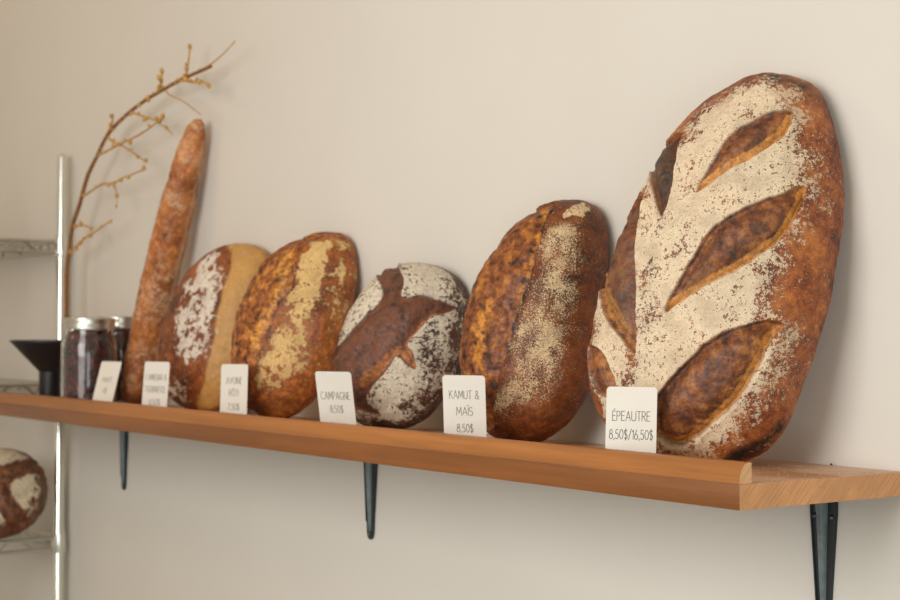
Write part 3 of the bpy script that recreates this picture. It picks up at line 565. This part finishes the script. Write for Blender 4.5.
# baguette: a tube of its own with rounded ends
bag = [(-1.9359, .1907, .0376), (-1.9109, .199, .1296), (-1.8835, .2081, .2313), (-1.8587, .2151, .3091), (-1.8372, .2213, .3779), (-1.8104, .2282, .4542), (-1.782, .2352, .5317), (-1.7573, .2415, .6025), (-1.7356, .2439, .6294)]
def make_baguette():
    P = np.array([p[:] for p in spline(bag, 16)]); m = len(P)
    seg = np.r_[0, np.cumsum(np.linalg.norm(np.diff(P, axis=0), axis=1))]; s = seg/seg[-1]
    ns, na = 220, 96
    ss = .5-.5*np.cos(np.linspace(0, math.pi, ns)); ss = .35*ss+.65*np.linspace(0, 1, ns)
    cen = np.stack([np.interp(ss, s, P[:, k]) for k in range(3)], 1)
    keys = [0, .012, .05, .12, .3, .55, .75, .88, .95, .985, 1.0]; rad = [.004, .020, .032, .037, .0375, .0375, .034, .0275, .022, .0125, .002]
    r = np.interp(ss, keys, rad)
    tan = np.gradient(cen, axis=0); tan /= np.linalg.norm(tan, axis=1)[:, None]
    ex = np.cross(np.array([0, -1., 0]), tan); ex /= np.linalg.norm(ex, axis=1)[:, None]; ey = np.cross(tan, ex)
    an = np.linspace(0, 2*math.pi, na, endpoint=False)
    N = ex[:, None]*np.cos(an)[None, :, None]+ey[:, None]*np.sin(an)[None, :, None]
    V = (cen[:, None]+N*r[:, None, None]).reshape(-1, 3); Nf = N.reshape(-1, 3)
    i, j = np.meshgrid(np.arange(ns-1), np.arange(na), indexing='ij'); j2 = (j+1) % na
    Q = np.stack([i*na+j, i*na+j2, (i+1)*na+j2, (i+1)*na+j], -1).reshape(-1, 4)
    big = fbm(V*22, 2); med = fbm(V*60+4, 3)
    V = V+Nf*(.0026*big+.0016*med)[:, None]*np.minimum(1, np.repeat(r, na)/.02)[:, None]
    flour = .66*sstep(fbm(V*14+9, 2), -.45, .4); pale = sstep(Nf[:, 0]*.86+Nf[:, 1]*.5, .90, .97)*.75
    gold = np.zeros(len(V)); char_shade = np.maximum(.45*sstep(fbm(V*9+40, 2), .25, .7), .5*sstep(-V[:, 2], -.10, -.04))
    org = np.array([-1.9359, .1907, BT]); V = V-org
    me = fast_mesh('baguette', V, Q, dict(gash=np.zeros(len(V)), gold=gold, flour=flour, char_shade=char_shade, pale=pale),
        bread('baguette_crust', (.13, .034, .010), (.36, .115, .030), (.56, .22, .065), (.05, .015, .007), (.2, .06, .015), (.5, .2, .04), flour=(.88, .60, .36), fs=.6, fine=.55, pale=(.74, .50, .30), thr=.0, under=.0))
    o = link(bpy.data.objects.new('baguette', me)); W = V+org
    o.location = (org[0], org[1]+min(0, DEPTH-.0006-W[:, 1].max()), org[2]+BT+.0003-W[:, 2].min())
    tag(o, 'long thin rough-crusted baguette leaning upright against the wall', 'bread')
make_baguette()

# ------------------------------------------------------------------ price cards with thin capitals
def arc(cx, cy, rx, ry, a0, a1, n=14): return [(cx+rx*math.cos(math.radians(a0+(a1-a0)*i/n)), cy+ry*math.sin(math.radians(a0+(a1-a0)*i/n))) for i in range(n+1)]
GL = {
 'A': (.60, [[(0, 0), (.30, 1), (.60, 0)], [(.11, .34), (.49, .34)]]), 'B': (.5, [[(0, 0), (0, 1), (.24, 1)]+arc(.24, .76, .2, .24, 90, -90)+[(0, .52)], [(.24, .52)]+arc(.24, .26, .25, .26, 90, -90)+[(0, 0)]]),
 'C': (.62, [arc(.36, .5, .36, .5, 52, 308, 22)]), 'E': (.42, [[(.42, 1), (0, 1), (0, 0), (.42, 0)], [(0, .53), (.36, .53)]]),
 'G': (.66, [arc(.36, .5, .36, .5, 50, 330, 22)+[(.68, .42), (.40, .42)]]), 'I': (.0, [[(0, 0), (0, 1)]]), 'K': (.5, [[(0, 0), (0, 1)], [(.46, 1), (0, .42)], [(.14, .58), (.5, 0)]]),
 'L': (.38, [[(0, 1), (0, 0), (.38, 0)]]), 'M': (.66, [[(0, 0), (.06, 1), (.33, .25), (.60, 1), (.66, 0)]]), 'N': (.54, [[(0, 0), (0, 1), (.54, 0), (.54, 1)]]),
 'O': (.70, [arc(.35, .5, .35, .5, 0, 360, 28)]), 'P': (.44, [[(0, 0), (0, 1), (.2, 1)]+arc(.2, .74, .22, .26, 90, -90)+[(0, .48)]]),
 'R': (.46, [[(0, 0), (0, 1), (.2, 1)]+arc(.2, .75, .22, .25, 90, -90)+[(0, .5)], [(.2, .5), (.46, 0)]]), 'S': (.42, [arc(.21, .75, .19, .25, 40, 270, 16)+arc(.21, .25, .21, .25, 90, -140, 16)[1:]]),
 'T': (.50, [[(0, 1), (.5, 1)], [(.25, 1), (.25, 0)]]), 'U': (.54, [[(0, 1), (0, .3)]+arc(.27, .28, .27, .28, 180, 360)+[(.54, 1)]]), 'V': (.58, [[(0, 1), (.29, 0), (.58, 1)]]),
 '0': (.50, [arc(.25, .5, .25, .5, 0, 360, 24)]), '1': (.14, [[(0, .8), (.14, 1), (.14, 0)]]), '4': (.5, [[(.38, 0), (.38, 1), (0, .3), (.5, .3)]]), '5': (.44, [[(.40, 1), (.08, 1), (.04, .58)]+arc(.2, .31, .23, .31, 125, -140, 18)]),
 '6': (.48, [[(.34, 1), (.05, .42)]+arc(.24, .28, .23, .28, 150, -210, 24)]), '7': (.44, [[(0, 1), (.44, 1), (.12, 0)]]), '8': (.48, [arc(.24, .76, .18, .24, 0, 360, 20), arc(.24, .27, .24, .27, 0, 360, 22)]),
 ',': (.08, [[(.08, .08), (0, -.14)]]), '$': (.44, [arc(.22, .74, .19, .22, 35, 270, 14)+arc(.22, .27, .21, .25, 90, -145, 14)[1:], [(.22, 1.12), (.22, -.12)]]), '/': (.40, [[(0, -.1), (.40, 1.1)]]),
 '&': (.58, [[(.58, 0), (.14, .66)]+arc(.26, .80, .14, .19, 215, -60, 14)+[(.08, .42)]+arc(.22, .24, .2, .24, 140, 330, 14)+[(.54, .42)]]), ' ': (.22, []),
}
for ch, base, acc in (('É', 'E', [[(.14, 1.12), (.32, 1.28)]]), ('Ï', 'I', [[(-.10, 1.16), (-.10, 1.26)], [(.10, 1.16), (.10, 1.26)]]), ('Ô', 'O', [[(.2, 1.12), (.35, 1.26), (.5, 1.12)]])):
    GL[ch] = (GL[base][0], GL[base][1]+acc)
def lettering(bm, text, cz, hgt, width, pen=.00072, y=-.00036):
    gap = .16; tot = sum(GL[c][0] for c in text)+gap*(len(text)-1); sx = width/tot; x = -width/2; z0 = cz-hgt/2
    for c in text:
        w, strokes = GL[c]
        for st in strokes:
            p = [Vector((x+a*sx, b*hgt+z0)) for a, b in st]
            for a, b in zip(p, p[1:]):
                dd = b-a
                if dd.length < 1e-7: continue
                dd.normalize(); nn = Vector((-dd.y, dd.x))*pen/2; e = dd*pen*.35
                v = [bm.verts.new((q.x, y, q.y)) for q in (a-e-nn, b+e-nn, b+e+nn, a-e+nn)]
                bm.faces.new(v)
        x += (w+gap)*sx
m_card = plain('white_card', (.76, .715, .64), .55, 0, .015, 30); m_ink = plain('grey_ink', (.06, .052, .05), .6)
CW = .062
def price_card(x, y, psi, al, roll, lines, label, CH=.1015):
    bm = bmesh.new(); r = .0048; pts = []
    for cx, cz, a0 in ((CW/2-r, r, -90), (CW/2-r, CH-r, 0), (-CW/2+r, CH-r, 90), (-CW/2+r, r, 180)): pts += arc(cx, cz, r, r, a0, a0+90, 6)
    A = [bm.verts.new((px, -.0002, pz)) for px, pz in pts]; B = [bm.verts.new((px, .0002, pz)) for px, pz in pts]; n = len(pts)
    bm.faces.new(A); bm.faces.new(B)
    for i in range(n): bm.faces.new((A[i], A[(i+1) % n], B[(i+1) % n], B[i]))
    o = mesh_obj('price_card', bm, m_card)
    s, c = math.sin(psi), math.cos(psi); nh = Vector((s, -c, 0)); eu = Vector((c, s, 0)); ev = Vector((0, 0, 1))*math.cos(al)-nh*math.sin(al)
    e1 = eu*math.cos(roll)+ev*math.sin(roll); e2 = ev*math.cos(roll)-eu*math.sin(roll); e3 = e2.cross(e1)*-1
    e3 = e1.cross(e2)*-1
    z = BT+.0006+abs(math.sin(roll))*(CW/2-.003)*math.cos(al)+.0002*abs(math.sin(al))
    o.matrix_world = Matrix(((e1.x, e3.x, e2.x, x), (e1.y, e3.y, e2.y, y), (e1.z, e3.z, e2.z, z), (0, 0, 0, 1)))
    tag(o, label, 'price card', 'price cards along the shelf')
    bm = bmesh.new()
    for text, top, hgt, width in lines: lettering(bm, text, CH-top, hgt, width)
    t = mesh_obj('lettering', bm, m_ink, o, smooth=False)
R = math.radians
price_card(-.2135, .0380, R(34), R(5), R(0), [('ÉPEAUTRE', .0350, .0112, .046), ('8,50$/16,50$', .0570, .0112, .053)], 'white price card reading ÉPEAUTRE in front of the largest loaf', .0965)
price_card(-.572, .060, R(35), R(-6), R(0), [('KAMUT &', .0270, .0114, .043), ('MAÏS', .0500, .0114, .0235), ('8,50$', .0735, .0110, .0235)], 'white price card reading KAMUT & MAÏS')
price_card(-.900, .060, R(31), R(-14), R(0), [('CAMPAGNE', .0385, .0118, .050), ('8,50$', .0600, .0112, .022)], 'white price card reading CAMPAGNE, tilted to the left')
price_card(-1.265, .070, R(20), R(3), R(1), [('AVOINE', .0285, .0112, .036), ('RÔTI', .0500, .0112, .021), ('7,50$', .0740, .0110, .026)], 'white upright price card in front of the gap between pale-sided loaf and oat loaf')
price_card(-1.540, .050, R(23), R(5.5), R(0), [('CAMELINA &', .0290, .0112, .050), ('TOURNESOL', .0520, .0112, .050), ('8,50$', .0760, .0110, .026)], 'white price card beside the foot of the baguette, before the white-speckled loaf')
price_card(-1.755, .0365, R(15.2), R(16.6), R(0), [('PAVOT', .0380, .0105, .030), ('4$', .0600, .0105, .012)], 'leftmost white price card, leaning to the right in front of the jar')


# ------------------------------------------------------------------ jars, funnel, dried branch
def glass(name, tint=(1, 1, 1)):
    n = NT(name); n.b.inputs['Transmission Weight'].default_value = 1.0; n.b.inputs['IOR'].default_value = 1.45
    return n.done(tint, .03)
m_glass = glass('jar_glass', (.97, .98, .97)); m_lid = plain('brushed_lid', (.62, .60, .54), .32, 1.0, .05, 90); m_disc = plain('pale_lid_disc', (.66, .63, .56), .4, .8)
def fruit():
    n = NT('dried_fruit'); v = n.voro(90); f = n.noise(45, 4)
    c = n.ramp(f, [(.3, (.010, .003, .004)), (.5, (.055, .007, .010)), (.62, (.15, .018, .018)), (.74, (.30, .07, .03))])
    return n.done(c, .4, n.bump(v, .9, .006))
m_fruit = fruit(); m_dark = plain('dark_clamp', (.03, .028, .026), .4, .3)
def jar(x, y, r, h, label, clamp=False):
    t = thing('glass_jar', (x, y, BT+.0003), label, 'jar', 'jars of dried fruit at the left end of the shelf')
    nk = r*.90; sh = h-.040
    out = [(0, 0), (r*.86, 0), (r*.96, .004), (r, .014), (r, sh-.02), (r*.985, sh-.008), (nk*.985, sh), (nk*.95, sh+.006), (nk*.95, h-.008)]
    inn = [(nk*.95-.003, h-.008), (nk*.95-.003, sh+.006), (nk*.985-.003, sh), (r-.004, sh-.02), (r-.004, .016), (r*.93, .007), (0, .005)]
    bm = bmesh.new(); lathe(bm, out+inn, 64); mesh_obj('glass_body', bm, m_glass, t)
    bm = bmesh.new(); rr = r-.0055; rn = nk*.95-.0045; prof = [(0, .0075), (rr*.9, .0075), (rr, .018), (rr, sh-.026), (rn, sh-.004), (rn, h-.030), (rn*.6, h-.026), (0, h-.025)]
    lathe(bm, prof, 64); bmesh.ops.subdivide_edges(bm, edges=[e for e in bm.edges if e.calc_length() > .02], cuts=4, use_grid_fill=True)
    tag(mesh_obj('dried_fruit', bm, m_fruit, t), 'dark red dried fruit filling the jar', kind='stuff')
    bm = bmesh.new(); b0 = h-.024; prof = [(nk*.97, b0), (nk*1.01, b0), (nk*1.025, b0+.003), (nk*1.005, b0+.006), (nk*1.005, b0+.016), (nk*1.02, b0+.020), (nk*1.0, h-.001), (nk*.90, h), (nk*.90, h-.002), (nk*.97, h-.003)]
    lathe(bm, prof, 64, closed=True); mesh_obj('screw_band', bm, m_lid, t)
    bm = bmesh.new(); lathe(bm, [(0, h-.0006), (nk*.7, h-.0006), (nk*.90, h-.0004), (nk*.90, h-.0018), (0, h-.0024)], 64); mesh_obj('lid_disc', bm, m_disc, t)
    return t
jar(-1.922, .085, .0585, .186, 'large clear jar of dark red dried fruit with silver screw band, beside the black funnel')
jar(-2.057, .2165, .0570, .190, 'second jar of dark contents, mostly hidden between the front jar and the baguette')

m_plastic = plain('black_plastic', (.010, .010, .011), .42, 0, .15, 30)
t = tag(None or link(bpy.data.objects.new('funnel', None)), 'black wide-mouthed funnel standing at the left end of the shelf', 'funnel'); t.location = (-2.2212, .12, BT+.0003)
zc = .066; zr = .1355
bm = bmesh.new(); lathe(bm, [(.0215, 0), (.0235, .004), (.0245, zc), (.0865, zr-.004), (.0865, zr-.006), (.0265, zc-.004+.001), (.026, zc-.004)][:0]+[(.0205, 0), (.0235, 0), (.0245, zc), (.0862, zr-.004), (.0862, zr), (.0840, zr), (.0225, zc+.002), (.0205, 0.001)], 56, closed=True); mesh_obj('cone', bm, m_plastic, t)
bm = bmesh.new(); lathe(bm, [(.0862, zr-.0035), (.0885, zr-.0035), (.0892, zr-.001), (.0885, zr+.0012), (.0850, zr+.0012), (.0850, zr+.0001), (.0862, zr)], 56, closed=True); mesh_obj('rim', bm, m_plastic, t)

def bark(name, a, b):
    n = NT(name); f = n.noise(120, 4); return n.done(n.mix(n.rng(f, .3, .7), a, b), .7)
m_stem, m_side, m_bud = bark('stem_bark', (.17, .062, .015), (.32, .13, .034)), bark('twig_bark', (.46, .24, .06), (.62, .36, .11)), bark('bud_yellow', (.42, .22, .045), (.66, .38, .10))
st = TWIG['stem']
t = thing('dried_branch', (st[0][0], st[0][1], BT+.0003), 'thin dried budding branch standing by the steel post and arching over the jars', 'branch')
TI = Matrix.Translation((-st[0][0], -st[0][1], -BT-.0003))
bm = bmesh.new(); sp = spline([(st[0][0], st[0][1], BT+.0008)]+st[1:], 5); m_ = len(sp); tube(bm, sp, [.0058-.0024*i/m_ for i in range(m_)], 8); bm.transform(TI); mesh_obj('stem', bm, m_stem, t)
rnd = random.Random(5); spots = []
for k, pts in TWIG.items():
    if k == 'stem': continue
    thin = k in ('tip', 'e', 'b2', 'f2')
    s2 = spline(pts, 5); n_ = len(s2); bm = bmesh.new(); r0 = .0020 if thin else .0031
    tube(bm, s2, [r0*(1-.45*i/n_) for i in range(n_)], 6); bm.transform(TI); mesh_obj('side_twig', bm, m_side, t)
    if k not in ('tip', 'e'):
        cnt = {'b': 9, 'f': 9, 'a': 6, 'g': 7, 'i': 10, 'c': 5, 'd1': 4, 'd2': 5, 'd3': 5, 'b2': 1, 'f2': 3, 'h': 3}[k]
        for q in range(cnt): spots.append(s2[min(n_-1, int((q+.4+rnd.random()*.4)/cnt*n_))])
for q in range(16): spots.append(sp[int(m_*(.62+.37*q/16))])
def bud_bm(p, d, r):
    bm = bmesh.new(); bmesh.ops.create_icosphere(bm, subdivisions=2, radius=1.0)
    rot = Vector((0, 0, 1)).rotation_difference(d).to_matrix().to_4x4()
    for v in bm.verts: v.co = Vector((v.co.x*r*(1-.25*v.co.z), v.co.y*r*(1-.25*v.co.z), v.co.z*r*1.5))
    bm.transform(TI @ Matrix.Translation(p+d*r*1.2) @ rot); return bm
spots = [p for p in spots for _ in range(2)] if len(spots) < 50 else spots
for p in spots[:98]:
    d = Vector((rnd.uniform(-1, 1), rnd.uniform(-.8, .3), rnd.uniform(-1, 1))).normalized()
    mesh_obj('bud', bud_bm(p, d, rnd.uniform(.0026, .0054)), m_bud, t)

# ------------------------------------------------------------------ chrome wire rack
m_chrome = plain('chrome', (.80, .80, .74), .19, 1.0, .04, 20); m_wire = plain('wire_chrome', (.55, .53, .48), .30, 1.0, .06, 40)
RX0, RX1, RY0, RY1 = -3.38, -2.474, -.16, .2475
t = thing('wire_rack', ((RX0+RX1)/2, (RY0+RY1)/2, FLOOR), 'chrome wire shelving rack at the left edge, standing against the wall', 'rack')
TI = Matrix.Translation((-(RX0+RX1)/2, -(RY0+RY1)/2, -FLOOR))
for x in (RX0, RX1):
    for y in (RY0, RY1):
        r = .0127; bm = bmesh.new(); lathe(bm, [(0, FLOOR+.0005), (.016, FLOOR+.0005), (.016, FLOOR+.012), (r, FLOOR+.02), (r, .606), (r*.9, .6125), (r*.5, .6165), (0, .6175)], 28, (x, y, 0)); bm.transform(TI); mesh_obj('post', bm, m_chrome, t)
def wire_shelf(z):
    x0, x1, y0, y1 = RX0, RX1, RY0, RY1; e = .014
    bm = bmesh.new()
    for zz in (z, z-.026):
        for a, b in (((x0+e, y0, zz), (x1-e, y0, zz)), ((x0+e, y1, zz), (x1-e, y1, zz)), ((x0, y0+e, zz), (x0, y1-e, zz)), ((x1, y0+e, zz), (x1, y1-e, zz))): tube(bm, [a, b], .0044, 10)
    bm.transform(TI); sh = mesh_obj('wire_shelf', bm, m_wire, t)
    bm = bmesh.new()
    for a, b in (((x0, y0), (x1, y0)), ((x0, y1), (x1, y1)), ((x0, y0), (x0, y1)), ((x1, y0), (x1, y1))):
        L_ = math.hypot(b[0]-a[0], b[1]-a[1]); k = max(2, int(round((L_-.09)/.062))); p = []
        for i in range(k*6+1):
            f = (.045+(L_-.09)*i/(k*6))/L_; tri = math.cos(math.pi*i/6); p.append((a[0]+(b[0]-a[0])*f, a[1]+(b[1]-a[1])*f, z-.013+.0125*max(-1, min(1, tri*1.25))))
        tube(bm, p, .0034, 8)
    bm.transform(TI); mesh_obj('truss_wire', bm, m_wire, sh)
    bm = bmesh.new(); nn = 22
    for i in range(1, nn): tube(bm, [(x0, y0+(y1-y0)*i/nn, z+.0022), (x1, y0+(y1-y0)*i/nn, z+.0022)], .0019, 6)
    for f in (.33, .67): tube(bm, [(x0+(x1-x0)*f, y0, z-.003), (x0+(x1-x0)*f, y1, z-.003)], .0034, 8)
    bm.transform(TI); mesh_obj('deck_wires', bm, m_wire, sh)
    for x in (x0, x1):
        for y in (y0, y1):
            bm = bmesh.new(); lathe(bm, [(.0128, z-.034), (.0168, z-.034), (.0175, z-.030), (.0158, z+.012), (.0152, z+.015), (.0128, z+.015)], 28, (x, y, 0), closed=True)
            bm.transform(TI); mesh_obj('collar', bm, m_chrome, sh)
for z in (.402, .056, -.316, -.72, -1.12): wire_shelf(z)

# ------------------------------------------------------------------ crumbs and flour on the board
rnd = random.Random(8); bm = bmesh.new()
for k in range(90):
    x = -.005-abs(rnd.gauss(0, .16)); y = rnd.uniform(.03, DEPTH-.01)
    if x < -.5: continue
    r = rnd.uniform(.0003, .0009)*(1.6 if rnd.random() < .1 else 1)
    b2 = bmesh.ops.create_icosphere(bm, subdivisions=1, radius=r)['verts']
    for v in b2: v.co = Vector((v.co.x*1.3+x, v.co.y+y, BT+r*.5+.0001+v.co.z*.6))
tag(mesh_obj('flour_crumbs', bm, plain('flour_grain', (.80, .68, .50), .9)), 'pale flour crumbs scattered on the bare right end of the shelf', 'crumbs', kind='stuff')
bm = bmesh.new(); bmesh.ops.create_icosphere(bm, subdivisions=2, radius=.0015)
for v in bm.verts: v.co = Vector((v.co.x*1.2, v.co.y*.8, v.co.z*.75+.0012))*(1+.2*rnd.uniform(-1, 1))
tag(mesh_obj('bread_crumb', bm, plain('burnt_crumb', (.02, .012, .008), .8), loc=(-.106, DEPTH-.006, BT+.0004)), 'tiny dark bread crumb at the wall end of the bare shelf', 'crumb')
